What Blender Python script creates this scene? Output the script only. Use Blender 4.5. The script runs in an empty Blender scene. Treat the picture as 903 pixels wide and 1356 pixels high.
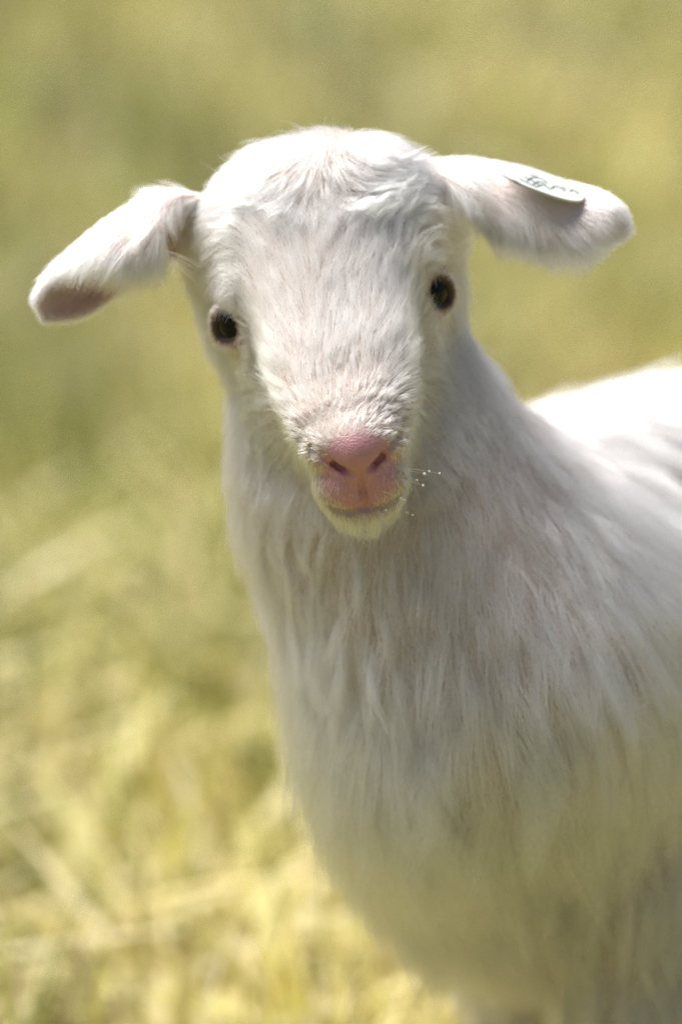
import bpy, bmesh, math, time
import numpy as np
from mathutils import Vector, Matrix
from mathutils.bvhtree import BVHTree
from mathutils.kdtree import KDTree

T0 = time.time()
rng = np.random.default_rng(11)
sc = bpy.context.scene
COL = sc.collection
rad = math.radians

# ------------------------------------------------------------------ camera
PITCH = rad(15.0)
FPX, W0, H0 = 7500.0, 903.0, 1356.0          # focal length in photograph pixels
D0 = 2.5                                      # distance of the head from the lens
CAM = np.array([0.0, -2.43, 1.125])
RT = np.array([1.0, 0, 0])
FW = np.array([0, math.cos(PITCH), -math.sin(PITCH)])
UP = np.array([0, math.sin(PITCH), math.cos(PITCH)])

def V(px, py, d=0.0):
    """pixel of the photograph + metres behind the head's plane -> world point"""
    t = D0 + d
    return CAM + RT * ((px - W0 / 2) / FPX * t) + UP * ((H0 / 2 - py) / FPX * t) + FW * t

def VD(x, y, toward):
    """direction given as right / up / toward the lens"""
    v = RT * x + UP * y - FW * toward
    return v / np.linalg.norm(v)

cd = bpy.data.cameras.new("camera")
cam = bpy.data.objects.new("camera", cd)
COL.objects.link(cam)
cam.location = CAM
cam.rotation_euler = (math.pi / 2 - PITCH, 0, 0)
cd.sensor_fit = 'HORIZONTAL'
cd.sensor_width = 24.0
cd.lens = FPX / W0 * 24.0
cd.clip_start = 0.05
cd.clip_end = 2000
cd.dof.use_dof = True
cd.dof.focus_distance = 2.478
cd.dof.aperture_fstop = 3.5
cd.dof.aperture_blades = 0
sc.camera = cam

# ------------------------------------------------------------------ sky, sun, exposure
SUN_AZ, SUN_EL = rad(-48.0), rad(63.0)      # azimuth from +Y (behind the animal) towards +X
world = bpy.data.worlds.new("World")
sc.world = world
world.use_nodes = True
nt = world.node_tree
nt.nodes.clear()
sky = nt.nodes.new('ShaderNodeTexSky')
sky.sky_type = 'NISHITA'
sky.sun_disc = False
sky.sun_elevation = SUN_EL
sky.sun_rotation = SUN_AZ
sky.air_density = 1.0
sky.dust_density = 4.0
sky.ozone_density = 1.0
bg = nt.nodes.new('ShaderNodeBackground')
bg.inputs['Strength'].default_value = 0.06
wo = nt.nodes.new('ShaderNodeOutputWorld')
nt.links.new(sky.outputs[0], bg.inputs[0])
nt.links.new(bg.outputs[0], wo.inputs[0])
sl = bpy.data.lights.new("sun", 'SUN')
sl.energy = 5.0
sl.angle = rad(55)
sl.color = (1.0, 0.98, 0.95)
so = bpy.data.objects.new("sun", sl)
COL.objects.link(so)
sdir = Vector((math.sin(SUN_AZ) * math.cos(SUN_EL), math.cos(SUN_AZ) * math.cos(SUN_EL), math.sin(SUN_EL)))
so.rotation_euler = sdir.to_track_quat('Z', 'Y').to_euler()
so.location = (0, 0, 3)
sc.view_settings.view_transform = 'Standard'
sc.view_settings.look = 'None'
sc.view_settings.gamma = 1
sc.view_settings.use_curve_mapping = False
sc.view_settings.exposure = 0.6
cy = sc.cycles
cy.max_bounces = 10
cy.diffuse_bounces = 4
cy.glossy_bounces = 8
cy.transmission_bounces = 10
cy.transparent_max_bounces = 8
cy.sample_clamp_indirect = 4.0
cy.use_denoising = True
cy.denoiser = 'OPENIMAGEDENOISE'
cy.denoising_prefilter = 'NONE'
cy.denoising_input_passes = 'RGB_ALBEDO_NORMAL'
cy.caustics_reflective = False
cy.caustics_refractive = False
try:
    sc.cycles_curves.shape = 'RIBBONS'
    sc.cycles_curves.subdivisions = 2
except Exception:
    pass

# ------------------------------------------------------------------ material helpers
def new_mat(name):
    m = bpy.data.materials.new(name)
    m.use_nodes = True
    n = m.node_tree
    n.nodes.clear()
    out = n.nodes.new('ShaderNodeOutputMaterial')
    return m, n, out

def principled(name, col, rough=0.5, **kw):
    m, n, out = new_mat(name)
    p = n.nodes.new('ShaderNodeBsdfPrincipled')
    p.inputs['Base Color'].default_value = (*col, 1)
    p.inputs['Roughness'].default_value = rough
    for k, v in kw.items():
        p.inputs[k.replace('_', ' ')].default_value = v
    n.links.new(p.outputs[0], out.inputs[0])
    return m, n, p

def link(name, data, parent=None, mat=None):
    o = bpy.data.objects.new(name, data)
    COL.objects.link(o)
    if parent is not None:
        o.parent = parent
    if mat is not None:
        data.materials.append(mat)
    return o

def mesh_np(name, verts, faces, smooth=True):
    me = bpy.data.meshes.new(name)
    verts = np.asarray(verts, dtype=np.float32)
    faces = np.asarray(faces, dtype=np.int32)
    k = faces.shape[1]
    me.vertices.add(len(verts))
    me.vertices.foreach_set('co', verts.ravel())
    me.loops.add(faces.size)
    me.loops.foreach_set('vertex_index', faces.ravel())
    me.polygons.add(len(faces))
    me.polygons.foreach_set('loop_start', np.arange(len(faces), dtype=np.int32) * k)
    me.update(calc_edges=True)
    if smooth:
        me.polygons.foreach_set('use_smooth', np.ones(len(faces), dtype=bool))
    me.update()
    return me

def unit(a):
    return a / np.maximum(np.linalg.norm(a, axis=-1, keepdims=True), 1e-9)

# ================================================================== GROUND
gm, gn, gp = principled("soil", (0.10, 0.085, 0.04), 0.9)
tx = gn.nodes.new('ShaderNodeTexCoord')
n1 = gn.nodes.new('ShaderNodeTexNoise'); n1.inputs['Scale'].default_value = 3.0; n1.inputs['Detail'].default_value = 6
rp = gn.nodes.new('ShaderNodeValToRGB')
rp.color_ramp.elements[0].position = 0.3; rp.color_ramp.elements[0].color = (0.09, 0.085, 0.03, 1)
rp.color_ramp.elements[1].position = 0.7; rp.color_ramp.elements[1].color = (0.26, 0.22, 0.09, 1)
gn.links.new(tx.outputs['Object'], n1.inputs['Vector'])
gn.links.new(n1.outputs['Fac'], rp.inputs['Fac'])
gn.links.new(rp.outputs[0], gp.inputs['Base Color'])
gs = 400.0
ground = link("ground", mesh_np("ground", [(-gs, -gs, 0), (gs, -gs, 0), (gs, gs, 0), (-gs, gs, 0)], [(0, 1, 2, 3)]), mat=gm)
ground["kind"] = "structure"

# ================================================================== GOAT: implicit surface
OPS = []      # (kind, params, k, mode, (lo, hi))
def op_ell(c, ax, r, k=0.01, mode='add'):
    c = np.asarray(c, float); r = np.asarray(r, float)
    m = r.max()
    OPS.append(('ell', (c, np.asarray(ax, float), r), k, mode, (c - m, c + m)))
def op_cap(a, b, ra, rb, k=0.01, mode='add'):
    a = np.asarray(a, float); b = np.asarray(b, float)
    lo = np.minimum(a - ra, b - rb); hi = np.maximum(a + ra, b + rb)
    OPS.append(('cap', (a, b, ra, rb), k, mode, (lo, hi)))
def op_pts(pts, r, k=0.004):
    pts = np.asarray(pts)
    kd = KDTree(len(pts))
    for i, p in enumerate(pts):
        kd.insert(p, i)
    kd.balance()
    OPS.append(('pts', (kd, r), k, 'add', (pts.min(0) - r, pts.max(0) + r)))

def op_chain(nodes, k=0.01):
    nodes = [(np.asarray(p, float), r) for p, r in nodes]
    lo = np.min([p - r for p, r in nodes], axis=0); hi = np.max([p + r for p, r in nodes], axis=0)
    OPS.append(('chain', nodes, k, 'add', (lo, hi)))

def d_op(kind, prm, P):
    if kind == 'chain':
        return np.min([d_op('cap', (a, b, ra, rb), P) for (a, ra), (b, rb) in zip(prm, prm[1:])], axis=0)
    if kind == 'ell':
        c, ax, r = prm
        q = (P - c) @ ax.T
        k0 = np.linalg.norm(q / r, axis=-1)
        k1 = np.linalg.norm(q / (r * r), axis=-1)
        return k0 * (k0 - 1) / np.maximum(k1, 1e-6)
    if kind == 'cap':
        a, b, ra, rb = prm
        ab = b - a
        t = np.clip(((P - a) @ ab) / (ab @ ab), 0, 1)
        return np.linalg.norm(P - a - t[..., None] * ab, axis=-1) - (ra + (rb - ra) * t)
    kd, r = prm
    sh = P.shape[:-1]
    q = P.reshape(-1, 3)
    return np.array([kd.find(v)[2] for v in q]).reshape(sh) - r

def comb(f, d, k, mode):
    if mode == 'add':
        h = np.maximum(k - np.abs(f - d), 0) / k
        return np.minimum(f, d) - h * h * k * 0.25
    d = -d
    h = np.maximum(k - np.abs(f - d), 0) / k
    return np.maximum(f, d) + h * h * k * 0.25

def sdf_pts(P, skip_pts=True):
    f = np.full(len(P), 0.2)
    for kind, prm, k, mode, (lo, hi) in OPS:
        if kind == 'pts' and skip_pts:
            continue
        m = np.all((P > lo - k - 0.03) & (P < hi + k + 0.03), axis=1)
        if m.any():
            f[m] = comb(f[m], d_op(kind, prm, P[m]), k, mode)
    return f

# ---- head frame (x: viewer's right, y: along the nose, z: dorsal)
ROLL, THETA = rad(9.0), rad(40.0)
hr = np.array([math.cos(ROLL), math.sin(ROLL), 0.0])
hd = np.array([math.sin(ROLL), -math.cos(ROLL), 0.0])
ht = np.array([0, 0, 1.0])
hy_ = math.cos(THETA) * hd + math.sin(THETA) * ht
hz_ = -math.sin(THETA) * hd + math.cos(THETA) * ht
def vw(v):
    return RT * v[0] + UP * v[1] - FW * v[2]
HX, HY, HZ = vw(hr), vw(hy_), vw(hz_)
HA = np.array([HX, HY, HZ])
HO = V(440, 402, 0.03)
def Hd(x, y, z):
    return HO + HX * x + HY * y + HZ * z
def to_head(P):
    return (P - HO) @ HA.T

# ---- body frame
AZ = rad(50)
BB = np.array([math.sin(AZ), math.cos(AZ), 0])      # towards the rump
BL = np.array([math.cos(AZ), -math.sin(AZ), 0])     # the flank we see
BU = np.array([0, 0, 1.0])
BA = np.array([BB, BL, BU])
WI = V(752, 588, 0.19)                               # withers, skin level
def Bd(b, l, u):
    """metres behind the withers / to the seen side / above the withers"""
    return WI + BB * b + BL * l + BU * u
Zw = WI[2]

# trunk
op_ell(Bd(0.02, 0, -0.115), BA, (0.105, 0.080, 0.115), 0.05)
op_ell(Bd(0.14, 0, -0.120), BA, (0.140, 0.088, 0.108), 0.06)
op_ell(Bd(0.28, 0, -0.105), BA, (0.110, 0.080, 0.098), 0.06)
op_ell(Bd(-0.028, 0, -0.145), BA, (0.078, 0.068, 0.105), 0.05)     # breast
op_cap(Bd(-0.02, 0, -0.03), Bd(0.33, 0, -0.018), 0.03, 0.032, 0.05)  # spine
for s in (1, -1):
    op_ell(Bd(0.0, 0.055 * s, -0.12), BA, (0.055, 0.035, 0.085), 0.04)  # shoulder blades
    op_ell(Bd(0.31, 0.05 * s, -0.13), BA, (0.065, 0.040, 0.09), 0.04)   # thighs
# neck
N1, N2, N3 = V(446, 440, 0.085), V(508, 640, 0.10), V(650, 880, 0.12)
op_cap(N1, N2, 0.047, 0.056, 0.05)
op_cap(N2, N3, 0.056, 0.076, 0.05)
op_cap(N3, Bd(-0.030, 0.0, -0.15), 0.074, 0.072, 0.06)
op_cap(V(535, 600, 0.125), Bd(-0.01, 0, -0.075), 0.030, 0.046, 0.04)   # crest of the neck down to the withers
# legs
HOOF = []
def leg(b, l, front):
    g = lambda bb, z: np.array([*(Bd(b + bb, l, 0)[:2]), z])
    if front:
        js = [(0.0, 0.27, 0.055), (0.010, 0.205, 0.046), (0.0, 0.130, 0.027), (0.0, 0.112, 0.021), (0.004, 0.045, 0.0135), (-0.004, 0.028, 0.016), (-0.01, 0.018, 0.014)]
    else:
        js = [(0.0, 0.30, 0.06), (-0.03, 0.235, 0.042), (0.035, 0.145, 0.020), (0.036, 0.13, 0.018), (0.03, 0.045, 0.0135), (0.024, 0.03, 0.016), (0.018, 0.018, 0.014)]
    for (b0, z0, r0), (b1, z1, r1) in zip(js, js[1:]):
        op_cap(g(b0, z0), g(b1, z1), r0, r1, 0.02 if z0 > .2 else 0.008)
    HOOF.append(g(js[-1][0], 0.0))
leg(0.0, 0.055, True); leg(0.022, -0.045, True)
leg(0.33, 0.055, False); leg(0.35, -0.055, False)
# tail
op_cap(Bd(0.375, 0, -0.05), Bd(0.42, 0, -0.01), 0.016, 0.012, 0.02)
op_cap(Bd(0.42, 0, -0.01), Bd(0.45, 0, 0.01), 0.012, 0.008, 0.01)

# skull, in face coordinates (x: viewer's right, q: down the face, w: out of the face)
DV, TV = vw(hd), vw(ht)
QA = np.array([HX, DV, TV])
def Q(x, q, w):
    return HO + HX * x + DV * q + TV * w
def to_q(P):
    return (P - HO) @ QA.T
def qell(c, r, k=0.01, mode='add'):
    op_ell(Q(*c), QA, r, k, mode)
def qcap(a, b, ra, rb, k=0.01, mode='add'):
    op_cap(Q(*a), Q(*b), ra, rb, k, mode)
qell((0.002, -0.028, -0.028), (0.055, 0.045, 0.040), 0.02)
qell((0.003, -0.043, -0.023), (0.048, 0.029, 0.030), 0.02)            # poll
qell((0, 0.000, -0.008), (0.036, 0.038, 0.026), 0.015)           # forehead
for s in (1, -1):
    op_chain([(Q(0.0150 * s, -0.048, -0.0140), 0.0220), (Q(0.0142 * s, -0.022, -0.0015), 0.0214), (Q(0.0130 * s, 0.005, 0.0110), 0.0205), (Q(0.0122 * s, 0.023, 0.0198), 0.0198),
              (Q(0.0112 * s, 0.041, 0.0290), 0.0190), (Q(0.0100 * s, 0.052, 0.0362), 0.0180), (Q(0.0078 * s, 0.061, 0.0420), 0.0165)], 0.013)   # forehead and bridge of the nose
qell((0, 0.030, -0.020), (0.028, 0.045, 0.030), 0.02)              # jaw
qcap((0, 0.045, -0.010), (0, 0.084, 0.031), 0.026, 0.0145, 0.015)
qell((0, 0.0905, 0.036), (0.0145, 0.0085, 0.0125), 0.006)          # chin
for s in (1, -1):
    qell((0.0355 * s, 0.000, -0.0165), (0.0150, 0.0205, 0.0195), 0.008)   # orbits
    qell((0.0335 * s, -0.0145, -0.010), (0.012, 0.011, 0.014), 0.014)  # brows
    qell((0.045 * s, -0.039, -0.050), (0.019, 0.018, 0.020), 0.016)   # ear bases
    qell((0.041 * s, -0.010, -0.048), (0.016, 0.028, 0.024), 0.015)   # temples
    qell((0.024 * s, 0.020, -0.034), (0.018, 0.036, 0.030), 0.02)    # cheeks
    qell((0.0085 * s, 0.0800, 0.0390), (0.0120, 0.0140, 0.0160), 0.005)  # upper lip halves
    qell((0.0115 * s, 0.0640, 0.0485), (0.0092, 0.0085, 0.0105), 0.005)  # nostril wings
qell((0, 0.0668, 0.0508), (0.0105, 0.0120, 0.0135), 0.007)         # nose leather
EYE_R = 0.0128
EYES = []
for s in (1, -1):
    c = Q(0.0405 * s, 0.000, -0.0135)
    e = unit(HX * (0.58 * s) + DV * 0.16 + TV * 0.80)
    hh = unit(HY - e * (HY @ e))
    vv = np.cross(e, hh)
    if vv @ HZ < 0: vv = -vv
    EYES.append((c, e, hh, vv))
    op_ell(c, np.eye(3), (EYE_R + .0003,) * 3, 0.002, 'sub')
    ring = []
    for i in range(24):
        a = 2 * math.pi * i / 24
        th, tv = rad(45 if math.cos(a) > 0 else 36) * math.cos(a), rad(58) * math.sin(a) * (1 - .15 * math.cos(a))
        d = unit(e + hh * math.tan(th) + vv * math.tan(tv))
        ring.append(c + d * (EYE_R + 0.0006))
    for i in range(24):
        op_cap(ring[i], ring[(i + 1) % 24], 0.0011, 0.0011, 0.004)
# nostrils, philtrum, mouth: cut along the surface
def surf_w(x, q):
    w = np.arange(.09, -.01, -.0002)
    P = HO + HX * x + DV * q + TV * w[:, None]
    f = sdf_pts(P)
    i = np.argmax(f < 0)
    return w[i] if (f < 0).any() else 0.03
def groove(pts, radii, depth, k):
    ws = [surf_w(x, q) for x, q in pts]
    for i in range(len(pts) - 1):
        a = (*pts[i], ws[i] - depth[i]); b = (*pts[i + 1], ws[i + 1] - depth[i + 1])
        GRV.append((a, b, radii[i], radii[i + 1], k))
GRV = []
for s in (1, -1):
    pl_ = [(0.0190 * s, 0.0640), (0.0155 * s, 0.0672), (0.0110 * s, 0.0712), (0.0060 * s, 0.0752), (0.0035 * s, 0.0770)]
    groove(pl_, [0.0022, 0.0012, 0.0015, 0.0015, 0.0008], [.0006, .0004, .0012, .0010, .0002], 0.0022)
    groove([(0.0110 * s, 0.0712), (0.0065 * s, 0.0748)], [0.0012, 0.0012], [.0030, .0028], 0.0010)
    groove([(0.0110 * s, 0.0712), (0.0070 * s, 0.0744)], [0.0014, 0.0013], [.0050, .0048], 0.0010)
groove([(0, .0765), (0, .0850), (0.0005, .0925)], [0.0011, 0.0011, 0.0011], [.0007, .0007, .0006], 0.0016)
mo = [(-.0165, .0880), (-.0125, .0912), (-.0070, .0932), (0, .0922), (.0070, .0932), (.0125, .0912), (.0165, .0880)]
groove(mo, [.0007, .0011, .0013, .0012, .0013, .0011, .0007], [.0006, .0010, .0012, .0010, .0012, .0010, .0006], 0.003)
for a, b, ra, rb, k in GRV:
    qcap(a, b, ra, rb, k, 'sub')

# ears: thin drooping troughs
EARS = []
def ear(axis, rho, pf, pb, top):
    ax = np.array([V(*a) for a in axis])
    n = len(ax)
    tt = np.linspace(0, n - 1, 70)
    def interp(a):
        a = np.asarray(a, float)
        # smooth (Catmull-Rom)
        i = np.clip(tt.astype(int), 0, n - 2); f = tt - i
        p0, p1, p2, p3 = a[np.maximum(i - 1, 0)], a[i], a[i + 1], a[np.minimum(i + 2, n - 1)]
        if a.ndim == 2: f = f[:, None]
        return 0.5 * ((2 * p1) + (-p0 + p2) * f + (2 * p0 - 5 * p1 + 4 * p2 - p3) * f ** 2 + (-p0 + 3 * p1 - 3 * p2 + p3) * f ** 3)
    c, rh, f_, b_ = interp(ax), interp(rho), interp(pf), interp(pb)
    tan = unit(np.gradient(c, axis=0))
    tv = unit(top - tan * (tan @ top)[:, None])
    fr = np.cross(tan, tv)
    if fr[0] @ (-FW) < 0: fr = -fr
    pts = []
    for j in range(44):
        u = j / 43
        phi = np.radians(b_ + (f_ - b_) * u)
        pts.append(c + (rh * 1.15 * np.sin(phi))[:, None] * fr + (rh * np.cos(phi))[:, None] * tv)
    pts = np.array(pts)
    op_pts(pts.reshape(-1, 3), 0.0021, 0.004)
    EARS.append(dict(c=c, tan=tan, top=tv, fr=fr, rho=rh, pts=pts))
ear([(292, 306, .056), (248, 310, .060), (206, 320, .062), (152, 347, .060), (98, 386, .055), (62, 408, .050)],
    [.014, .0170, .0180, .0160, .0125, .007], [-20, 5, 118, 92, 14, 0], [-120, -125, -120, -135, -150, -130], VD(-.38, .92, .05))
ear([(556, 258, .056), (606, 264, .060), (652, 272, .062), (705, 290, .058), (768, 306, .052), (806, 314, .047), (822, 318, .045)],
    [.013, .0165, .0175, .0178, .0180, .0140, .004], [0, 75, 104, 102, 95, 85, 60], [-120, -120, -105, -100, -95, -85, -60], VD(.25, .88, .38))

# ---- sample the field and extract the surface (surface nets)
HS = 0.0022
los = np.min([o[4][0] for o in OPS if o[3] == 'add'], axis=0) - 0.012
his = np.max([o[4][1] for o in OPS if o[3] == 'add'], axis=0) + 0.012
dim = np.ceil((his - los) / HS).astype(int) + 1
F = np.full(dim, 0.2, dtype=np.float32)
gx = [los[i] + HS * np.arange(dim[i]) for i in range(3)]
for kind, prm, k, mode, (lo, hi) in OPS:
    mg = (k + 0.03) if kind != 'pts' else 0.006
    a = np.clip(np.floor((lo - mg - los) / HS).astype(int), 0, dim)
    b = np.clip(np.ceil((hi + mg - los) / HS).astype(int) + 1, 0, dim)
    s_ = tuple(slice(a[i], b[i]) for i in range(3))
    P = np.stack(np.meshgrid(gx[0][s_[0]], gx[1][s_[1]], gx[2][s_[2]], indexing='ij'), -1)
    F[s_] = comb(F[s_], d_op(kind, prm, P), k, mode)
print("field", dim, time.time() - T0)

def surface_nets(F):
    I = F < 0
    nx, ny, nz = F.shape
    c = np.zeros((nx - 1, ny - 1, nz - 1), np.uint8)
    for dx in (0, 1):
        for dy in (0, 1):
            for dz in (0, 1):
                c += I[dx:nx - 1 + dx, dy:ny - 1 + dy, dz:nz - 1 + dz]
    act = (c > 0) & (c < 8)
    ids = np.argwhere(act)
    idx = np.full(act.shape, -1, np.int32)
    idx[act] = np.arange(len(ids))
    acc = np.zeros((len(ids), 3)); cnt = np.zeros(len(ids))
    corners = [(x, y, z) for x in (0, 1) for y in (0, 1) for z in (0, 1)]
    for a in corners:
        for ax in range(3):
            if a[ax] == 1: continue
            b = list(a); b[ax] = 1
            fa = F[ids[:, 0] + a[0], ids[:, 1] + a[1], ids[:, 2] + a[2]].astype(float)
            fb = F[ids[:, 0] + b[0], ids[:, 1] + b[1], ids[:, 2] + b[2]].astype(float)
            m = (fa < 0) != (fb < 0)
            t = np.where(m, fa / np.where(m, fa - fb, 1), 0)
            p = np.tile(np.array(a, float), (len(ids), 1))
            p[:, ax] += t
            acc[m] += p[m]; cnt[m] += 1
    verts = los + HS * (ids + acc / cnt[:, None])
    faces = []
    for ax in range(3):
        sl0 = [slice(None)] * 3; sl1 = [slice(None)] * 3
        sl0[ax] = slice(0, -1); sl1[ax] = slice(1, None)
        A, B = I[tuple(sl0)], I[tuple(sl1)]
        for sgn, M in ((0, A & ~B), (1, ~A & B)):
            e = np.argwhere(M)
            o1, o2 = (ax + 1) % 3, (ax + 2) % 3
            q = []
            for d1, d2 in ((-1, -1), (0, -1), (0, 0), (-1, 0)):
                k = e.copy(); k[:, o1] += d1; k[:, o2] += d2
                q.append(idx[k[:, 0], k[:, 1], k[:, 2]])
            q = np.stack(q, 1)
            if sgn: q = q[:, ::-1]
            faces.append(q)
    return verts, np.concatenate(faces)

verts, faces = surface_nets(F)
del F
# keep ears from being snapped away; snap the rest onto the exact surface
earpts = np.concatenate([e['pts'].reshape(-1, 3) for e in EARS])
ekd = KDTree(len(earpts))
for i, p in enumerate(earpts): ekd.insert(p, i)
ekd.balance()
def ear_dist(P):
    d = np.full(len(P), 1.0); ix = np.zeros(len(P), int)
    lo, hi = earpts.min(0) - .03, earpts.max(0) + .03
    m = np.where(np.all((P > lo) & (P < hi), axis=1))[0]
    for i in m:
        _, j, dd = ekd.find(P[i]); d[i] = dd; ix[i] = j
    return d, ix
def snap(v, m, it=2):
    for _ in range(it):
        P = v[m]
        f = sdf_pts(P)
        g = np.stack([sdf_pts(P + h) - f for h in np.eye(3) * 2e-4], 1) / 2e-4
        g2 = np.maximum((g * g).sum(1), 0.3)
        st = np.clip(f / g2, -HS, HS)
        v[m] = P - g * st[:, None] * 0.9
    return v
body_me = mesh_np("body", verts, faces)
# finer faces round the muzzle and the eyes
bm = bmesh.new(); bm.from_mesh(body_me)
hc = to_q(np.array([v.co[:] for v in bm.verts]))
foc = (np.linalg.norm(hc - (0, .074, .054), axis=1) < .034)
for c, e, hh, vv in EYES:
    foc |= np.linalg.norm(hc - to_q(c[None])[0], axis=1) < .022
bm.verts.ensure_lookup_table()
fl = [f for f in bm.faces if all(foc[v.index] for v in f.verts)]
es = {e for f in fl for e in f.edges}
bmesh.ops.subdivide_edges(bm, edges=list(es), cuts=2, use_grid_fill=True)
bmesh.ops.triangulate(bm, faces=[f for f in bm.faces if len(f.verts) > 4])
bm.to_mesh(body_me); bm.free()
nv = len(body_me.vertices)
verts = np.empty(nv * 3, np.float32); body_me.vertices.foreach_get('co', verts); verts = verts.reshape(-1, 3).astype(float)
ed, _ = ear_dist(verts)
verts = snap(verts, ed > 0.006)
body_me.vertices.foreach_set('co', verts.astype(np.float32).ravel())
body_me.update()
body_me.polygons.foreach_set('use_smooth', np.ones(len(body_me.polygons), dtype=bool))
print("surface", nv, time.time() - T0)

# ---- skin colour (the skin's own pigment: pink nose leather and lids, pale elsewhere)
H = to_q(verts)
def sstep(x, a, b):
    t = np.clip((x - a) / (b - a), 0, 1); return t * t * (3 - 2 * t)
nose_m = 1 - sstep(np.linalg.norm((H - (0, .0770, .056)) / (.95, 1, 1.2), axis=1), .0145, .0225)
eye_m = np.zeros(nv)
for c, e, hh, vv in EYES:
    eye_m = np.maximum(eye_m, 1 - sstep(np.linalg.norm(verts - c, axis=1), .0145, .0161))
pale, pink, lid = np.array((.52, .42, .36)), np.array((.64, .315, .35)), np.array((.05, .028, .024))
colr = pale + (pink - pale) * nose_m[:, None]
eye_p = np.zeros(nv)
for c, e, hh, vv in EYES:
    eye_p = np.maximum(eye_p, .8 * (1 - sstep(np.linalg.norm(verts - c, axis=1), .0150, .0180)))
    _i = c + DV * .010 - HX * (.012 * np.sign((c - HO) @ HX)) + TV * .009
    eye_p = np.maximum(eye_p, 1 - sstep(np.linalg.norm(verts - _i, axis=1), .004, .011))
colr = colr + (np.array((.42, .24, .22)) - colr) * eye_p[:, None]
colr = colr + (lid - colr) * eye_m[:, None]
edd, ear_ix = ear_dist(verts)
em = (edd < .006)
_n = np.empty(nv * 3, np.float32); body_me.vertices.foreach_get('normal', _n); _n = _n.reshape(-1, 3)
_ax = np.concatenate([np.tile(e['c'], (44, 1)) for e in EARS])
_in = em & (((verts - _ax[ear_ix]) * _n).sum(1) < 0)
colr[em] = (.78, .66, .60)
_uu = np.concatenate([np.repeat(np.arange(44) / 43, 70) for e in EARS])[ear_ix]
_fr = em & ~_in & (_uu > .62)
colr[_fr] = (.74, .61, .57)
colr[_in] = (.66, .47, .38)
ca = body_me.color_attributes.new("skin", 'FLOAT_COLOR', 'POINT')
ca.data.foreach_set('color', np.concatenate([colr, np.ones((nv, 1))], 1).astype(np.float32).ravel())
sm, sn, sp = principled("skin", (.7, .5, .45), 0.42)
at_ = sn.nodes.new('ShaderNodeAttribute'); at_.attribute_name = "skin"
sn.links.new(at_.outputs['Color'], sp.inputs['Base Color'])
sp.inputs['Subsurface Weight'].default_value = 0.12
sp.inputs['Subsurface Radius'].default_value = (0.006, 0.002, 0.0015)
sp.inputs['Subsurface Scale'].default_value = 0.6
nz = sn.nodes.new('ShaderNodeTexNoise'); nz.inputs['Scale'].default_value = 620; nz.inputs['Detail'].default_value = 3
bp = sn.nodes.new('ShaderNodeBump'); bp.inputs['Strength'].default_value = 0.6; bp.inputs['Distance'].default_value = 0.0010
sn.links.new(nz.outputs['Fac'], bp.inputs['Height'])
sn.links.new(bp.outputs[0], sp.inputs['Normal'])

goat = bpy.data.objects.new("goat_kid", None)
COL.objects.link(goat)
gl = np.array([*(Bd(0.12, 0, 0)[:2]), 0.0])
goat.location = gl
goat.empty_display_size = 0.1
goat["label"] = "fluffy white goat kid with pink nose and drooping ears standing in the grass"
goat["category"] = "goat"
def part(name, me, mat=None, parent=None):
    o = link(name, me, None, mat)
    o.parent = parent if parent is not None else goat
    if parent is None:
        o.matrix_parent_inverse = Matrix.Translation(-Vector(gl))
    return o
body = part("body", body_me, sm)

TAG_U, TAG_V = .0200, .0130
_e = EARS[1]
_p = _e['pts'].reshape(-1, 3)
tag_u = VD(108, -40, 4)
tag_n = VD(.22, .86, .38); tag_n = unit(tag_n - tag_u * (tag_n @ tag_u))
tag_v = np.cross(tag_n, tag_u)
_r = unit(V(713, 257) - CAM)
_d = np.linalg.norm(np.cross(_p - CAM, _r), axis=1)
_near = _p[np.argsort(_d)[:60]]
_dep = ((_near - CAM) @ FW).min()
tag_c = CAM + _r * (_dep / (_r @ FW))
# lift until the plate clears the skin of the ear
_q = _p[(np.abs((_p - tag_c) @ tag_u) < TAG_U) & (np.abs((_p - tag_c) @ tag_v) < TAG_V)]
if len(_q):
    tag_c = tag_c + tag_n * (((_q - tag_c) @ tag_n).max() + .0006)
TAG = (tag_c, tag_u, tag_v, tag_n)
print("tag", tag_c)
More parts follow.
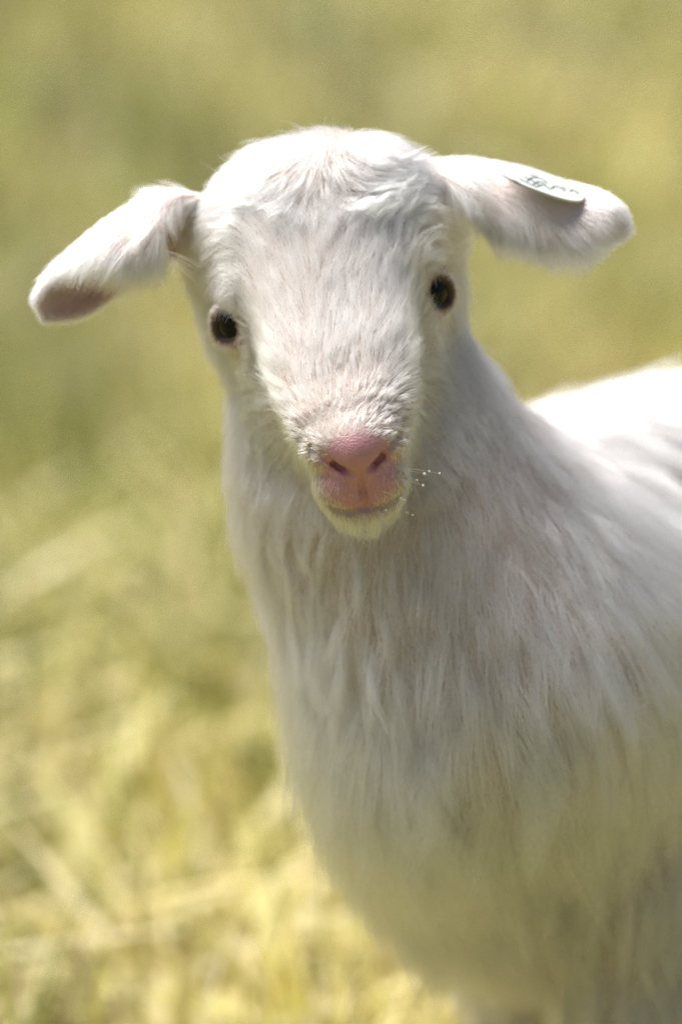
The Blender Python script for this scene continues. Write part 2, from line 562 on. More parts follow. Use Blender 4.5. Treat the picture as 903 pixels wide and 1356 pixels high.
# ------------------------------------------------------------------ FUR
FUR = True
if FUR:
    body_me.calc_loop_triangles()
    nt_ = len(body_me.loop_triangles)
    tri = np.empty(nt_ * 3, np.int32); body_me.loop_triangles.foreach_get('vertices', tri); tri = tri.reshape(-1, 3)
    vn = np.empty(nv * 3, np.float32); body_me.vertices.foreach_get('normal', vn); vn = vn.reshape(-1, 3).astype(float)
    tc = verts[tri].mean(1)
    tn = np.cross(verts[tri[:, 1]] - verts[tri[:, 0]], verts[tri[:, 2]] - verts[tri[:, 0]])
    area = np.linalg.norm(tn, axis=1) / 2; tn = unit(tn)
    bvh = BVHTree.FromPolygons([tuple(v) for v in verts], [tuple(t) for t in tri])

    # guide strokes: photograph pixel -> direction of the lie of the hair in the picture
    G = []
    def g(*rows):
        G.extend(rows)
    # face: hair parts on the bridge of the nose and runs up, sideways and down from there
    cx, cy_ = 456, 610
    for (x, y) in [(440, 460), (425, 420), (420, 370), (418, 320), (400, 350), (440, 350), (460, 400), (470, 350), (480, 440),
                   (400, 440), (380, 400), (365, 350), (350, 310), (500, 400), (510, 340), (530, 300), (540, 380), (350, 420), (395, 480),
                   (370, 470), (510, 480), (540, 450), (450, 500), (420, 500), (480, 505), (395, 515), (505, 520)]:
        dx, dy = x - cx, (y - cy_)
        g((x, y, dx * 0.9, dy))
    g((360, 520, -1, -.05), (375, 560, -1, .1), (350, 480, -1, -.3), (400, 555, -.9, -.5), (420, 575, -.6, -.8), (395, 600, -1, .2),
      (545, 520, 1, -.1), (555, 490, 1, -.3), (530, 550, 1, -.2), (510, 560, .7, -.6), (480, 568, .3, -1), (455, 568, 0, -1), (440, 570, -.3, -1),
      (545, 580, 1, .2), (545, 620, .7, .8), (535, 650, .4, 1), (405, 640, -.5, 1), (415, 670, -.3, 1), (470, 700, 0, 1), (440, 700, -.1, 1), (500, 700, .2, 1),
      (440, 660, -.3, 1), (510, 655, .6, .8))
    # poll: forelock falling forward and aside
    g((430, 185, -.15, 1), (450, 200, .15, 1), (395, 195, -.5, .7), (330, 210, -1, .15), (290, 230, -1, .25), (265, 250, -1, .3), (400, 235, -.5, .8), (350, 245, -1, .15), (300, 265, -1, .15), (330, 285, -1, -.2), (290, 300, -1, .1),
      (420, 255, 0, 1), (475, 200, .6, .3), (450, 240, .5, .5), (500, 230, .9, -.1), (520, 200, 1, -.1), (560, 200, 1, 0), (560, 250, .9, -.1), (590, 230, 1, .1), (580, 290, .8, 0), (480, 265, .5, -.5), (520, 265, .8, -.4),
      (260, 290, -.8, .7), (280, 330, -.6, .8), (300, 360, -.5, 1), (600, 330, .5, 1), (565, 330, .5, .4))
    # cheeks, throat, neck
    g((265, 380, -.4, 1), (270, 440, -.2, 1), (300, 480, .0, 1), (320, 520, .05, 1), (330, 470, -.3, 1), (600, 430, .2, 1), (590, 480, .1, 1), (600, 560, .05, 1), (635, 400, .3, 1),
      (290, 560, .0, 1), (300, 640, .02, 1), (330, 700, .05, 1), (380, 700, .05, 1), (330, 800, .1, 1), (380, 900, .2, 1), (400, 1000, .25, 1), (430, 1100, .2, 1), (480, 1160, .1, 1),
      (450, 760, .05, 1), (450, 900, .15, 1), (500, 1000, .1, 1), (560, 1100, 0, 1), (620, 1200, .3, 1), (540, 850, .05, 1), (600, 700, .1, 1), (600, 850, 0, 1), (650, 950, 0, 1),
      (650, 450, .3, 1), (680, 520, .4, 1), (660, 600, .2, 1), (690, 680, .3, 1), (730, 760, .4, 1), (720, 620, .6, 1), (760, 680, .6, 1), (800, 640, .8, 1), (860, 640, .9, .8), (880, 560, 1, .4),
      (820, 520, 1, .3), (740, 530, .9, .5), (780, 580, .9, .7), (850, 720, .7, 1), (800, 760, .4, 1), (760, 850, .2, 1), (830, 850, .3, 1), (890, 800, .6, 1), (700, 860, .1, 1),
      (700, 1000, .1, 1), (780, 980, .15, 1), (860, 960, .3, 1), (650, 1100, -.2, 1), (740, 1120, .2, 1), (830, 1120, .2, 1), (700, 1250, .1, 1), (800, 1250, 0, 1), (880, 1200, .2, 1))
    GP, GD = [], []
    for (x, y, dx, dy) in G:
        hit = bvh.ray_cast(Vector(CAM), Vector(unit(V(x, y) - CAM)))
        if hit[0] is None:
            continue
        p, nn = np.array(hit[0]), np.array(hit[1])
        d = unit(RT * dx - UP * dy)
        # lie of the hair in the picture: keep its screen direction, drop it onto the skin
        t = d - FW * 0.0
        t = t - nn * (t @ nn)
        GP.append(p); GD.append(unit(t))
    GP, GD = np.array(GP), np.array(GD)
    print("guides", len(GP))

    def region_fields(P, N, E, EJ):
        """per-root: flow, length, lift, clump size, region id"""
        h = to_q(P)
        B = (P - WI) @ BA.T
        # default lie: backwards and down on the trunk, down on legs and neck
        dflt = BB * 0.75 - BU * 0.75
        d0 = np.tile(dflt, (len(P), 1))
        top = sstep(N[:, 2], 0.2, 0.9)
        d0 = d0 + BB * (top * 1.5)[:, None]
        legm = 1 - sstep(P[:, 2], .12, .24)
        d0 = d0 * (1 - legm)[:, None] - BU * legm[:, None]
        W = np.full(len(P), 0.02)
        acc = unit(d0) * 0.02
        for c in range(0, len(P), 40000):
            q = P[c:c + 40000]
            d2 = ((q[:, None, :] - GP[None]) ** 2).sum(2)
            isf = np.linalg.norm(to_q(GP) - (0, .01, 0), axis=1) < .09
            sig = np.where(isf, .011, .030)
            w = np.exp(-d2 / (2 * sig ** 2)[None])
            # hair on the far side does not follow strokes on the near side
            acc[c:c + 40000] += w @ GD
        flow = acc
        # ears
        flow = flow - N * (flow * N).sum(1)[:, None]
        flow = unit(flow)
        return flow, h, B

    fur_mat, fn, fo = new_mat("white_fur")
    hb = fn.nodes.new('ShaderNodeBsdfHairPrincipled')
    hb.model = 'CHIANG'
    hb.parametrization = 'COLOR'
    hb.inputs['Color'].default_value = (0.84, 0.795, 0.725, 1)
    hb.inputs['Roughness'].default_value = 0.45
    hb.inputs['Radial Roughness'].default_value = 0.65
    hb.inputs['Coat'].default_value = 0.0
    hb.inputs['Random Roughness'].default_value = 0.2
    hi_ = fn.nodes.new('ShaderNodeHairInfo')
    crp = fn.nodes.new('ShaderNodeValToRGB')
    crp.color_ramp.elements[0].position = 0.0; crp.color_ramp.elements[0].color = (0.63, 0.555, 0.475, 1)
    crp.color_ramp.elements[1].position = 0.45; crp.color_ramp.elements[1].color = (0.85, 0.805, 0.765, 1)
    fn.links.new(hi_.outputs['Random'], crp.inputs['Fac'])
    fn.links.new(crp.outputs[0], hb.inputs['Color'])
    fn.links.new(hb.outputs[0], fo.inputs[0])

    def add_curves(name, pts, radii, mat):
        n, k, _ = pts.shape
        cu = bpy.data.hair_curves.new(name)
        cu.add_curves([k] * n)
        cu.attributes['position'].data.foreach_set('vector', pts.astype(np.float32).ravel())
        ra = cu.attributes.get('radius') or cu.attributes.new('radius', 'FLOAT', 'POINT')
        ra.data.foreach_set('value', radii.astype(np.float32).ravel())
        o = part(name, cu, mat)
        return o

    # --- densities per triangle
    td, tj = ear_dist(tc)
    th = to_q(tc)
    seen = sstep((tn * unit(CAM - tc)).sum(1), -0.35, 0.0)
    is_ear = td < 0.0045
    hl = np.linalg.norm((th - (0, 0.008, .0)) / (1, 1.12, 1), axis=1)
    is_face = (~is_ear) & (((hl < .080) & (th[:, 2] > -.062)) | ((th[:, 1] > .03) & (th[:, 1] < .115) & (th[:, 2] > .0)))
    dens = np.where(is_ear, 4.0e6, np.where(is_face, 1.8e6, 0.66e6)) * (0.30 + 0.70 * seen)
    dens *= np.where(is_face, 1 + .7 * sstep(-th[:, 1], .035, .05), 1)
    euu = np.concatenate([np.repeat(np.arange(44) / 43, 70) for e in EARS])[tj]
    dens *= np.where(is_ear & (euu > .62) & (euu < .93), .75, 1)
    # bare nose leather and the open eye
    nosev = np.linalg.norm((th - (0, .0685, .056)) / (1.38, 1, 1.3), axis=1)
    lipv = np.linalg.norm((th - (0, .0820, .056)) / (.80, 1, 1.3), axis=1)
    dens *= np.where(is_face, sstep(nosev, .0085, .0108) * (.14 + .86 * sstep(lipv, .0085, .0150)), 1)
    for c, e, hh, vv in EYES:
        dc = np.linalg.norm(tc - c, axis=1)
        dens *= sstep(dc, .0143, .0154)
        inn_ = c + DV * .010 - HX * (.012 * np.sign((c - HO) @ HX)) + TV * .009
        dens *= .30 + .70 * sstep(np.linalg.norm(tc - inn_, axis=1), .004, .009)
    dens *= sstep(tc[:, 2], .018, .03)
    for a_, b_, *_ in GRV:
        a_, b_ = np.array(a_), np.array(b_)
        t_ = np.clip(((th - a_) @ (b_ - a_)) / ((b_ - a_) @ (b_ - a_)), 0, 1)
        dens *= sstep(np.linalg.norm(th - a_ - t_[:, None] * (b_ - a_), axis=1), .0012, .0021)
    tu, tv_, tnn = (tc - tag_c) @ tag_u, (tc - tag_c) @ tag_v, (tc - tag_c) @ tag_n
    under = (np.abs(tu / TAG_U) ** 2.5 + np.abs(tv_ / TAG_V) ** 2.5 < .75) & (tnn > -.0075) & ((tn * tag_n).sum(1) > 0)
    dens = np.where(under, dens * .03, dens)
    cnt = rng.poisson(dens * area)
    ti = np.repeat(np.arange(nt_), cnt)
    u = rng.random((len(ti), 2)); su = np.sqrt(u[:, 0])
    bc = np.stack([1 - su, su * (1 - u[:, 1]), su * u[:, 1]], 1)
    P = (verts[tri[ti]] * bc[:, :, None]).sum(1)
    N = unit((vn[tri[ti]] * bc[:, :, None]).sum(1))
    n = len(P)
    print("hairs", n, time.time() - T0)
    E, EJ = td[ti], tj[ti]
    ear_h, face_h = is_ear[ti], is_face[ti]
    flow, h, B = region_fields(P, N, E, EJ)
    # lengths
    L = np.full(n, 0.026)
    L = np.where(ear_h, 0.009, L)
    hlr = np.linalg.norm((h - (0, 0.008, .0)) / (1, 1.12, 1), axis=1)
    nosed = np.linalg.norm(h - (0, .073, .056), axis=1)
    Lf = 0.0050 + 0.0095 * sstep(nosed, .018, .060)
    pollm = sstep(-h[:, 1], .034, .050)
    Lf = Lf - 0.001 * pollm
    eyed = np.min([np.linalg.norm(P - c, axis=1) for c, *_ in EYES], axis=0)
    Lf *= 0.26 + 0.74 * sstep(eyed, .015, .025)
    lipd = np.linalg.norm((h - (0, .080, .054)) / (1.2, 1, 1.3), axis=1)
    Lf *= 0.40 + 0.60 * sstep(lipd, .013, .018)
    chinm = sstep(h[:, 1], .090, .097) * sstep(h[:, 2], .0, .02)
    Lf += .0055 * chinm
    mixb = sstep(hlr, .066, .080) * sstep(-h[:, 2], .0, .03)
    L = np.where(face_h, Lf + (0.018 - Lf) * mixb * (1 - pollm), L)
    neckm = 1 - sstep(np.linalg.norm(P - HO, axis=1), .10, .22)
    L = np.where(~face_h & ~ear_h, 0.044 - 0.021 * neckm, L)
    L = np.where(~face_h & ~ear_h & (P[:, 2] < .2), 0.012 + .020 * sstep(P[:, 2], .08, .18), L)
    rag = np.exp(-((P - V(455, 1130, .07)) ** 2).sum(1) / (2 * .05 ** 2)) * (~face_h & ~ear_h)
    L = L * (1 + .55 * rag)
    lift = np.where(face_h, 0.50 - .27 * pollm, np.where(ear_h, 0.14, 0.28))
    lift = lift * np.where(face_h, .80 + .20 * sstep(nosed, .020, .055), 1)
    # ears: lie along the ear, inside long and drooping
    if ear_h.any():
        off = np.cumsum([0] + [e['pts'].shape[0] * e['pts'].shape[1] for e in EARS])
        for k, e in enumerate(EARS):
            m = ear_h & (EJ >= off[k]) & (EJ < off[k + 1])
            J = EJ[m] - off[k]
            ax = J % 70; uu = (J // 70) / 43.0
            rel = P[m] - e['c'][ax]
            inner = (N[m] * rel).sum(1) < 0
            edge = sstep(uu, .58, .90)
            f = e['tan'][ax] * 1.0
            f = f + (-BU) * (edge * 1.3)[:, None] + e['fr'][ax] * 0.15
            f = np.where(inner[:, None], e['tan'][ax] * .5 - BU * 0.9, f)
            f = f - N[m] * (f * N[m]).sum(1)[:, None] * np.where(edge > .5, .4, 1)[:, None]
            flow[m] = unit(f)
            L[m] = np.where(inner, 0.0045, 0.0058) + edge * np.where(inner, .004, 0.013) * sstep(1 - ax / 69.0, .0, .4)
    lift = lift + .30 * rag
    L *= rng.uniform(0.65, 1.15, n)
    # low-frequency disorder of the coat
    def wob(P, f, seed):
        r = np.random.default_rng(seed)
        o = np.zeros((len(P), 3))
        for i in range(5):
            k = r.normal(size=3) * f; ph = r.uniform(0, 6.28); a = r.normal(size=3)
            o += np.sin(P @ k + ph)[:, None] * a
        return o / 2.2
    coat = (~face_h & ~ear_h)
    flow = flow + wob(P, 60, 3) * np.where(coat, .22, .10)[:, None] + wob(P, 190, 4) * np.where(coat, .20, .12)[:, None]
    flow = unit(flow - N * (flow * N).sum(1)[:, None])
    def lock_ids(ii, spacing):
        key = np.floor(P[ii] / spacing + wob(P[ii], 150, 21) * .35).astype(np.int64)
        _, first = np.unique(key @ np.array([73856093, 19349663, 83492791]), return_index=True)
        seeds = ii[first]
        kd = KDTree(len(seeds))
        for a, s in enumerate(seeds): kd.insert(P[s], a)
        kd.balance()
        return seeds, np.array([kd.find(p)[1] for p in P[ii]])
    LOCKS = []
    for mask, spacing, amount, power, var in ((coat, .0095, .86, 1.4, .20), (face_h, .0032, .82, 1.0, .15), (ear_h, .0030, .50, 1.1, .07)):
        ii = np.where(mask)[0]
        seeds, cl = lock_ids(ii, spacing)
        k_ = len(seeds)
        L[ii] *= rng.uniform(1 - var * .9, 1 + var * .7, k_)[cl]
        lift[ii] += (rng.normal(0, var * .45, k_))[cl]
        flow[ii] += rng.normal(0, var * .8, (k_, 3))[cl] * (1 - .6 * sstep(N[ii][:, 2], .5, .9))[:, None]
        LOCKS.append((ii, seeds, cl, amount, power))
    for c, e, hh, vv in EYES:
        dv = P - c
        wv = np.exp(-((np.linalg.norm(dv, axis=1) - .013) / .006) ** 2)[:, None] * face_h[:, None]
        flow = flow + unit(dv - N * (dv * N).sum(1)[:, None]) * wv * 1.6
    lift = np.clip(lift, .08, 1.2)
    flow = unit(flow - N * (flow * N).sum(1)[:, None])
    K = 6
    ts = np.linspace(0, 1, K)
    pts = np.empty((n, K, 3)); pts[:, 0] = P - N * np.minimum(.0008, .06 * L)[:, None]
    jit = rng.normal(size=(n, 3))
    wh = bvh.ray_cast(Vector(CAM), Vector(unit(V(456, 600) - CAM)))[0]
    jit *= (1 + 0.8 * np.exp(-((P - np.array(wh)) ** 2).sum(1) / (2 * .004 ** 2)))[:, None]
    grav = np.where(coat, .30, .08)[:, None] * np.array([0, 0, -1.0])
    for i in range(1, K):
        t = ts[i]
        d = N * (lift * (1.25 - t))[:, None] + flow + grav * t + jit * np.where(coat, .13, .16)[:, None]
        pts[:, i] = pts[:, i - 1] + unit(d) * (L / (K - 1))[:, None]
    # locks
    for ii, seeds, cl, amount, power in LOCKS:
        cp = pts[seeds[cl]]
        am = amount * rng.uniform(.45, 1.1, len(ii)) * (0.7 + 0.3 * np.sin(wob(P[ii], 40, 9)[:, 0] * 2))
        w = (am[:, None] * ts[None] ** power)[..., None]
        pts[ii] = pts[ii] * (1 - w) + cp * w
    taper = 1 - 0.75 * ts ** 1.5
    rad_ = np.where(coat, .000115, .000095)[:, None] * taper[None] * rng.uniform(.8, 1.2, (n, 1))
    add_curves("coat_fur", pts[coat], rad_[coat], fur_mat)
    add_curves("head_fur", pts[face_h], rad_[face_h], fur_mat)
    off = EARS[0]['pts'].shape[0] * EARS[0]['pts'].shape[1]
    add_curves("ear_fur", pts[ear_h & (EJ < off)], rad_[ear_h & (EJ < off)], fur_mat)
    add_curves("ear_fur", pts[ear_h & (EJ >= off)], rad_[ear_h & (EJ >= off)], fur_mat)
    def tuft(rows, n_, ln, name):
        out = []
        for _ in range(n_):
            x0, y0, x1, y1, dx, dy = rows[rng.integers(len(rows))]
            t = rng.random()
            hit = bvh.ray_cast(Vector(CAM), Vector(unit(V(x0 + (x1 - x0) * t, y0 + (y1 - y0) * t) - CAM)))
            if hit[0] is None: continue
            p, nn = np.array(hit[0]), np.array(hit[1])
            d = unit(RT * (dx + rng.normal(0, .12)) - UP * (dy + rng.normal(0, .12)) - FW * .18)
            l = ln * rng.uniform(.5, 1.2)
            q = [p - nn * .001]
            for i in range(1, 6):
                q.append(q[-1] + unit(d + nn * .35 * (1 - i / 5) - BU * .22 * i / 5) * l / 5)
            out.append(q)
        if not out: return
        out = np.array(out)
        add_curves(name, out, np.tile(.00010 * taper, (len(out), 1)), fur_mat)
    tuft([(228, 300, 238, 370, .8, .5), (245, 300, 250, 350, .7, .7), (215, 330, 235, 375, .6, .4)], 110, .022, "ear_tuft")
    tuft([(640, 300, 655, 330, -.85, .5), (605, 330, 640, 345, .9, -.5), (610, 345, 640, 355, .85, -.4)], 90, .020, "ear_tuft")
    tuft([(415, 200, 460, 198, .1, -1), (400, 206, 470, 204, -.2, -1), (480, 206, 560, 215, .8, -.5), (300, 240, 380, 212, -.7, -.5)], 70, .014, "forelock")
    tuft([(668, 325, 800, 326, .15, 1), (660, 310, 720, 325, -.05, 1), (650, 290, 670, 325, .1, 1)], 240, .012, "ear_fringe")
    tuft([(160, 375, 218, 365, -.15, 1), (110, 380, 170, 372, -.3, 1), (175, 330, 215, 340, .1, 1)], 220, .014, "ear_fringe")
    tuft([(276, 404, 302, 399, -.15, 1)], 16, .008, "eyelash")
    tuft([(570, 356, 602, 350, .2, 1)], 16, .008, "eyelash")
    print("fur", time.time() - T0)

# ------------------------------------------------------------------ eyes
em_, en, ep = principled("eye_surface", (.02, .012, .01), 0.04, IOR=1.36, Specular_IOR_Level=0.35)
tcn = en.nodes.new('ShaderNodeTexCoord')
mpn = en.nodes.new('ShaderNodeMapping'); mpn.inputs['Scale'].default_value = (1 / .0075, 1 / .0042, 1 / .02)
ln_ = en.nodes.new('ShaderNodeVectorMath'); ln_.operation = 'LENGTH'
cr = en.nodes.new('ShaderNodeValToRGB')
cr.color_ramp.elements[0].position = 0.62; cr.color_ramp.elements[0].color = (.004, .005, .008, 1)
cr.color_ramp.elements[1].position = 0.80; cr.color_ramp.elements[1].color = (.016, .010, .007, 1)
en.links.new(tcn.outputs['Object'], mpn.inputs['Vector'])
sx = en.nodes.new('ShaderNodeVectorMath'); sx.operation = 'MULTIPLY'; sx.inputs[1].default_value = (1, 1, 0)
en.links.new(mpn.outputs[0], sx.inputs[0]); en.links.new(sx.outputs[0], ln_.inputs[0])
en.links.new(ln_.outputs['Value'], cr.inputs['Fac']); en.links.new(cr.outputs[0], ep.inputs['Base Color'])
bm = bmesh.new(); bmesh.ops.create_uvsphere(bm, u_segments=32, v_segments=20, radius=EYE_R)
for f in bm.faces: f.smooth = True
eye_me = bpy.data.meshes.new("eye"); bm.to_mesh(eye_me); bm.free(); eye_me.materials.append(em_)
for c, e, hh, vv in EYES:
    o = part("eye", eye_me)
    M = Matrix(((hh[0], vv[0], e[0], c[0]), (hh[1], vv[1], e[1], c[1]), (hh[2], vv[2], e[2], c[2]), (0, 0, 0, 1)))
    if M.to_3x3().determinant() < 0:
        M.col[1] *= -1; M.col[1][3] = 0
    o.matrix_basis = M

# ------------------------------------------------------------------ ear tag
tag_c, tag_u, tag_v, tag_n = TAG
tm, tn2, tp = principled("tag_plastic", (.60, .63, .59), 0.55)
def slab(name, outline, thick, n, mat, parent=None, base=0.0):
    bm = bmesh.new()
    lo = [bm.verts.new(p + n * base) for p in outline]
    hi = [bm.verts.new(p + n * (base + thick)) for p in outline]
    k = len(outline)
    bm.faces.new(hi); bm.faces.new(lo[::-1])
    for i in range(k):
        bm.faces.new((lo[i], lo[(i + 1) % k], hi[(i + 1) % k], hi[i]))
    bmesh.ops.recalc_face_normals(bm, faces=bm.faces)
    me = bpy.data.meshes.new(name); bm.to_mesh(me); bm.free()
    o = part(name, me, mat, parent)
    return o
def sup(a, e): return math.copysign(abs(a) ** e, a)
ol = [tag_c + tag_u * (TAG_U * sup(math.cos(t), .72)) + tag_v * (TAG_V * sup(math.sin(t), .72)) for t in np.linspace(0, 2 * math.pi, 48, endpoint=False)]
tag = slab("ear_tag", ol, .0013, tag_n, tm)
tag["label"] = "pale green oval plastic ear tag with worn grey print"
bv = tag.modifiers.new("bevel", 'BEVEL'); bv.width = .0004; bv.segments = 2
im, inn, ip = principled("tag_ink", (.13, .15, .15), 0.6)
def on_tag(zx, zy):
    d = unit(V(640 + zx / 6.02, 200 + zy / 6.02) - CAM)
    t = ((tag_c + tag_n * .0013 - CAM) @ tag_n) / (d @ tag_n)
    return CAM + d * t
bm = bmesh.new()
for line in [[(228, 228), (262, 238), (300, 262)], [(296, 222), (350, 250), (420, 284)], [(330, 205), (380, 228), (440, 262)], [(352, 236), (378, 214), (402, 208)],
             [(400, 262), (440, 240), (476, 252), (500, 280), (535, 302)], [(430, 280), (470, 268)], [(484, 232), (505, 252)], [(548, 296), (560, 280), (590, 280), (620, 296), (648, 316)],
             [(632, 286), (655, 298)], [(690, 318), (712, 308), (740, 320), (756, 340)], [(430, 205), (470, 224)], [(378, 186), (410, 196), (424, 214)]]:
    pp = [on_tag(*q) for q in line]
    for p, q in zip(pp, pp[1:]):
        d = unit(q - p); w = np.cross(tag_n, d) * .00055
        vs = [bm.verts.new(x + tag_n * h) for h in (0.00004, .00016) for x in (p - w - d * .0003, p + w - d * .0003, q + w + d * .0003, q - w + d * .0003)]
        bm.faces.new(vs[4:8]); bm.faces.new(vs[0:4][::-1])
        for i in range(4):
            bm.faces.new((vs[i], vs[(i + 1) % 4], vs[4 + (i + 1) % 4], vs[4 + i]))
bmesh.ops.recalc_face_normals(bm, faces=bm.faces)
me = bpy.data.meshes.new("print"); bm.to_mesh(me); bm.free(); me.materials.append(im)
pr = bpy.data.objects.new("print", me); COL.objects.link(pr); pr.parent = tag

# ------------------------------------------------------------------ whiskers with milk drops
wm, wn, wp = principled("whisker_hair", (.85, .80, .72), 0.35)
dm, dn, dp = principled("milk_drop", (.92, .91, .87), 0.12)
skin_bvh = BVHTree.FromPolygons([tuple(v) for v in verts], [tuple(p.vertices) for p in body_me.polygons])
def hit_px(x, y):
    h_ = skin_bvh.ray_cast(Vector(CAM), Vector(unit(V(x, y) - CAM)))
    return np.array(h_[0]) if h_[0] is not None else V(x, y, -.02)
bm = bmesh.new(); bmesh.ops.create_icosphere(bm, subdivisions=2, radius=1.0)
for f in bm.faces: f.smooth = True
drop_me = bpy.data.meshes.new("milk_drop"); bm.to_mesh(drop_me); bm.free(); drop_me.materials.append(dm)
for (x0, y0, x1, y1, drops) in [(495, 655, 511, 675, [1.0]), (508, 656, 533, 671, []), (503, 650, 535, 662, [.9, 1.0]), (520, 684, 557, 703, [.55, 1.0]),
                                (525, 630, 552, 636, [1.0]), (524, 634, 560, 643, [1.0]), (526, 622, 567, 629, [.95]), (528, 620, 582, 627, [.8, 1.0]),
                                (518, 672, 546, 682, [.75, 1.0]), (488, 668, 499, 690, []), (500, 676, 520, 716, []), (470, 690, 476, 722, [])]:
    p0 = hit_px(x0, y0)
    dep = (p0 - CAM) @ FW - D0
    p1 = V(x1, y1, dep + .003)
    mid = (p0 + p1) / 2 - FW * .004 + UP * .0008
    path = [(1 - t) ** 2 * p0 + 2 * t * (1 - t) * mid + t * t * p1 for t in np.linspace(0, 1, 9)]
    bm = bmesh.new(); rings = []
    for i, p in enumerate(path):
        d = unit(path[min(i + 1, 8)] - path[max(i - 1, 0)]); a_ = unit(np.cross(d, UP + .1)); b_ = np.cross(d, a_)
        r_ = .00010 * (1 - .6 * i / 8)
        rings.append([bm.verts.new(p + (a_ * math.cos(k) + b_ * math.sin(k)) * r_) for k in np.linspace(0, 2 * math.pi, 5, endpoint=False)])
    for r0, r1 in zip(rings, rings[1:]):
        for i in range(5):
            bm.faces.new((r0[i], r0[(i + 1) % 5], r1[(i + 1) % 5], r1[i]))
    bmesh.ops.recalc_face_normals(bm, faces=bm.faces)
    me = bpy.data.meshes.new("whisker"); bm.to_mesh(me); bm.free()
    wo_ = part("whisker", me, wm)
    for t in drops:
        o = bpy.data.objects.new("milk_drop", drop_me); COL.objects.link(o); o.parent = wo_
        o.location = path[int(t * 8)]
        k = rng.uniform(.0005, .00085); o.scale = (k, k, k * .9)

# ------------------------------------------------------------------ hooves
hm, hn_, hp_ = principled("hoof_horn", (.10, .075, .05), 0.45)
for p in HOOF:
    bm = bmesh.new()
    for s in (1, -1):
        vs = []
        prof = [(0.0, 1.0), (0.012, .92), (0.024, .78)]
        for z, k in prof:
            for i in range(12):
                a = 2 * math.pi * i / 12
                q = p + BL * (s * .0085 + math.sin(a) * .0080 * k) - BB * (.006 + math.cos(a) * .019 * k - z * .15) + BU * (z + .001)
                vs.append(bm.verts.new(q))
        for r in range(2):
            for i in range(12):
                bm.faces.new((vs[r * 12 + i], vs[r * 12 + (i + 1) % 12], vs[(r + 1) * 12 + (i + 1) % 12], vs[(r + 1) * 12 + i]))
        bm.faces.new(vs[24:36]); bm.faces.new(vs[0:12][::-1])
    bmesh.ops.recalc_face_normals(bm, faces=bm.faces)
    me = bpy.data.meshes.new("hoof"); bm.to_mesh(me); bm.free()
    part("hoof", me, hm)

# ================================================================== GRASS
def grass(name, n, xr, yr, lmin, lmax, wmin, wmax, seed, lodge, colr_fn, straight=False):
    r = np.random.default_rng(seed)
    x = r.uniform(*xr, n); y = r.uniform(*yr, n)
    Ls = r.uniform(lmin, lmax, n); w = r.uniform(wmin, wmax, n)
    az = r.uniform(0, 2 * math.pi, n); lean = np.abs(r.normal(0, 1, n)) * lodge + .1
    S = 5
    v = np.empty((n, S, 2, 3)); p = np.stack([x, y, np.zeros(n)], 1)
    yaw = az + r.normal(0, .6, n)
    for i in range(S):
        t = i / (S - 1)
        ang = np.clip(.95 + .45 * lean, 0, 1.62) + .15 * t if straight else np.clip(lean * (0.3 + 1.1 * t), 0, 1.75)
        side = np.stack([-np.sin(yaw), np.cos(yaw), 0.25 * np.ones(n)], 1)
        wd = (w * (1 - .85 * t ** 1.6) / 2)[:, None]
        v[:, i, 0] = p - side * wd; v[:, i, 1] = p + side * wd
        st = Ls / (S - 1)
        p = p + np.stack([np.cos(az) * np.sin(ang) * st, np.sin(az) * np.sin(ang) * st, np.cos(ang) * st], 1)
        p[:, 2] = np.maximum(p[:, 2], .006)
    b = np.arange(n)[:, None] * S * 2
    fs = []
    for i in range(S - 1):
        fs.append(np.concatenate([b + i * 2, b + i * 2 + 1, b + i * 2 + 3, b + i * 2 + 2], 1))
    f = np.concatenate(fs)
    me = mesh_np(name, v.reshape(-1, 3), f)
    col = colr_fn(r, n, x, y)
    ca = me.color_attributes.new("tint", 'FLOAT_COLOR', 'POINT')
    cc = np.repeat(np.concatenate([col, np.ones((n, 1))], 1), S * 2, axis=0)
    ca.data.foreach_set('color', cc.astype(np.float32).ravel())
    return me

grm, grn, grp = principled("grass_blades", (.2, .2, .06), 0.55)
a2 = grn.nodes.new('ShaderNodeAttribute'); a2.attribute_name = "tint"
grn.links.new(a2.outputs['Color'], grp.inputs['Base Color'])
tr = grn.nodes.new('ShaderNodeBsdfTranslucent'); mx = grn.nodes.new('ShaderNodeMixShader'); mx.inputs[0].default_value = 0.3
go = [n for n in grn.nodes if n.type == 'OUTPUT_MATERIAL'][0]
grn.links.new(a2.outputs['Color'], tr.inputs[0]); grn.links.new(grp.outputs[0], mx.inputs[1]); grn.links.new(tr.outputs[0], mx.inputs[2]); grn.links.new(mx.outputs[0], go.inputs[0])
PAL = np.array([(.64, .57, .24), (.54, .51, .17), (.38, .41, .11), (.18, .21, .05), (.76, .69, .40), (.40, .31, .15)])
def cf(r, n, x, y):
    k = np.sin(x * 5.1 + 1.3 * np.sin(y * 3.7)) + np.sin(y * 4.3 + 2.1 * np.sin(x * 2.9))
    pr = np.stack([1.5 + .5 * k, 1.4 + 0 * k, 1.2 - .4 * k, .7 - .3 * k, .6 + .3 * k, .6 + 0 * k], 1); pr = np.clip(pr, .05, None); pr /= pr.sum(1, keepdims=True)
    c = (r.random((n, 1)) > np.cumsum(pr, 1)).sum(1)
    pt = np.sin(x * 11 + 2 * np.sin(y * 2.3)) * np.sin(y * 2.9 + 1.7 * np.sin(x * 6.1) + .6) + .5 * np.sin(x * 23 + y * 5)
    tint = np.stack([1 + .20 * pt, 1 + .17 * pt, 1 + .12 * pt], 1)
    return PAL[np.clip(c, 0, 5)] * r.uniform(.75, 1.25, (n, 1)) * tint
near = link("grass", grass("grass", 84000, (-2.7, 3.1), (-1.5, 2.4), .08, .20, .003, .008, 5, 1.4, cf), mat=grm)
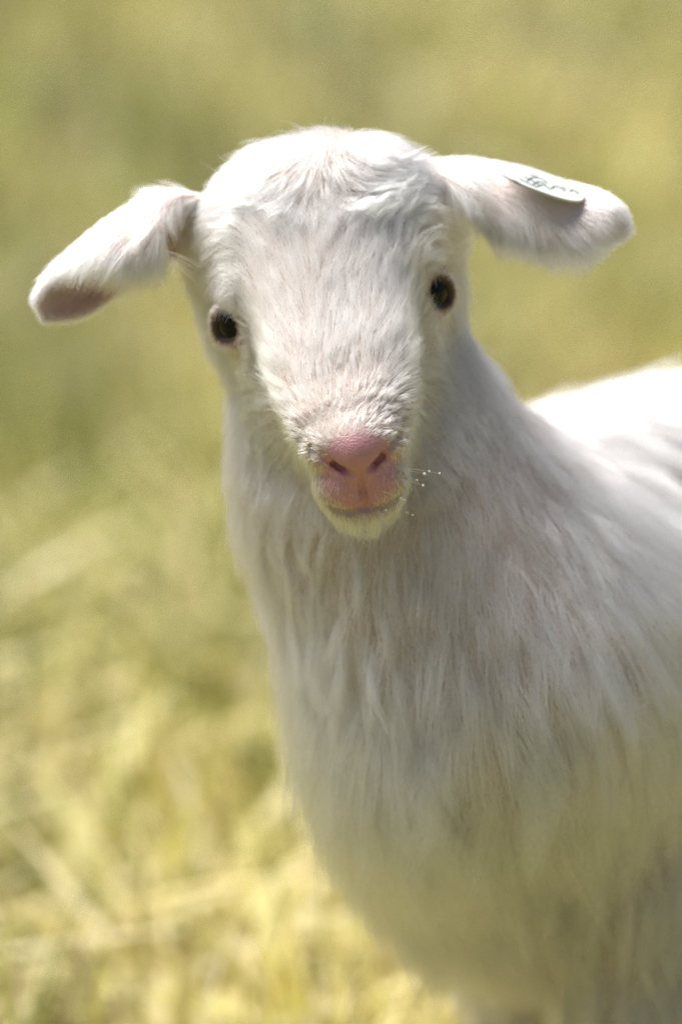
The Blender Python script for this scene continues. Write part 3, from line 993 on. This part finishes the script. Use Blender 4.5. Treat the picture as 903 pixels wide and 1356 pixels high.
near["kind"] = "stuff"; near["label"] = "yellow green grass and dry hay blades around the goat"; near["category"] = "grass"
far = link("meadow_grass", grass("meadow_grass", 165000, (-5.5, 6.5), (2.4, 13), .05, .14, .006, .014, 6, 2.0, cf), mat=grm)
far["kind"] = "stuff"; far["label"] = "yellowed meadow grass spreading far behind the goat"; far["category"] = "grass"

def ground_depth(px, py):
    d = V(px, py) - CAM
    t = CAM[2] / -d[2]
    return t * D0 - D0
def hay_blade(path, width, col, label, dep=0.0, tilt=0.35):
    bx, by = path[0]
    width *= 1.5; col = tuple(min(.85, k * 1.15) for k in col)
    gd = ground_depth(bx, by) - .01 + dep
    P_ = np.array([V(x, y, gd - .02 * i) for i, (x, y) in enumerate(path)])
    n_ = len(P_); tt = np.linspace(0, n_ - 1, 14); i = np.clip(tt.astype(int), 0, n_ - 2); f = (tt - i)[:, None]
    p0, p1, p2, p3 = P_[np.maximum(i - 1, 0)], P_[i], P_[i + 1], P_[np.minimum(i + 2, n_ - 1)]
    c = 0.5 * ((2 * p1) + (-p0 + p2) * f + (2 * p0 - 5 * p1 + 4 * p2 - p3) * f ** 2 + (-p0 + 3 * p1 - 3 * p2 + p3) * f ** 3)
    tan = unit(np.gradient(c, axis=0))
    side = unit(np.cross(tan, -FW + tilt * UP))
    nn = np.cross(side, tan)
    k = np.linspace(0, 1, 14)
    w = (width / 2 * (1 - .75 * k ** 2))[:, None]
    rows = np.stack([c - side * w, c - nn * w * .35, c + side * w, c + nn * .0006], 1)     # keeled blade with thickness
    fs = []
    for a in range(13):
        for b in range(4):
            fs.append((a * 4 + b, a * 4 + (b + 1) % 4, (a + 1) * 4 + (b + 1) % 4, (a + 1) * 4 + b))
    fs.append((0, 3, 2, 1)); fs.append((52, 53, 54, 55))
    me = mesh_np("hay_blade", rows.reshape(-1, 3), fs)
    ca = me.color_attributes.new("tint", 'FLOAT_COLOR', 'POINT')
    ca.data.foreach_set('color', np.tile(np.array((*col, 1), np.float32), 56))
    o = link("hay_blade", me, mat=grm)
    o["label"] = label; o["category"] = "grass blade"; o["group"] = "pale hay blades behind the goat"
LBL = ["pale dry hay blade curving flat over the grass near the bent blade", "flat pale straw blade stretched across the matted hay", "steep pale straw blade leaning out of the bright hay",
       "short pale hay blade propped up beside a dark gap", "palest short hay blade lying flat on the grass", "leaning hay blade just below the short straight blade", "pale hay blade pointing up at the goat's chest"]
hay_blade([(355, 1105), (290, 1040), (225, 975), (205, 900), (165, 810)], .012, (.62, .56, .24), "longest pale grass blade, bent in the middle, rising from the grass")
hay_blade([(400, 1170), (365, 1090), (315, 1005)], .012, (.66, .60, .28), "short straight pale grass blade beside the longest bent blade")
hay_blade([(50, 1050), (85, 985), (115, 920)], .013, (.58, .52, .20), "short thick yellow grass blade leaning over a dark gap")
for pi, (pth, w, c) in enumerate([([(-20, 1030), (50, 1080), (160, 1095)], .012, (.72, .66, .36)), ([(-30, 1205), (90, 1190), (210, 1165)], .013, (.74, .66, .36)),
                  ([(160, 1365), (110, 1290), (60, 1210)], .013, (.72, .64, .36)), ([(140, 1150), (190, 1120), (250, 1095)], .012, (.70, .64, .34)),
                  ([(200, 1200), (260, 1225), (320, 1240)], .012, (.76, .70, .40)), ([(400, 1300), (350, 1260), (300, 1200)], .011, (.68, .62, .30)),
                  ([(430, 1340), (480, 1280), (520, 1240)], .011, (.70, .64, .34))]):
    hay_blade(pth, w, c, LBL[pi])
def ch(r, n, x, y):
    return np.array([(.74, .66, .38), (.68, .58, .27), (.62, .57, .22)])[r.integers(0, 3, n)] * r.uniform(.85, 1.15, (n, 1))
hay = link("scattered_hay", grass("scattered_hay", 3000, (-2.4, 2.8), (.2, 1.5), .10, .24, .012, .022, 8, .6, ch, True), mat=grm)
hay.location.z = .05
hay["kind"] = "stuff"; hay["label"] = "pale flattened hay strewn over the near grass"; hay["category"] = "hay"
print("done", time.time() - T0)
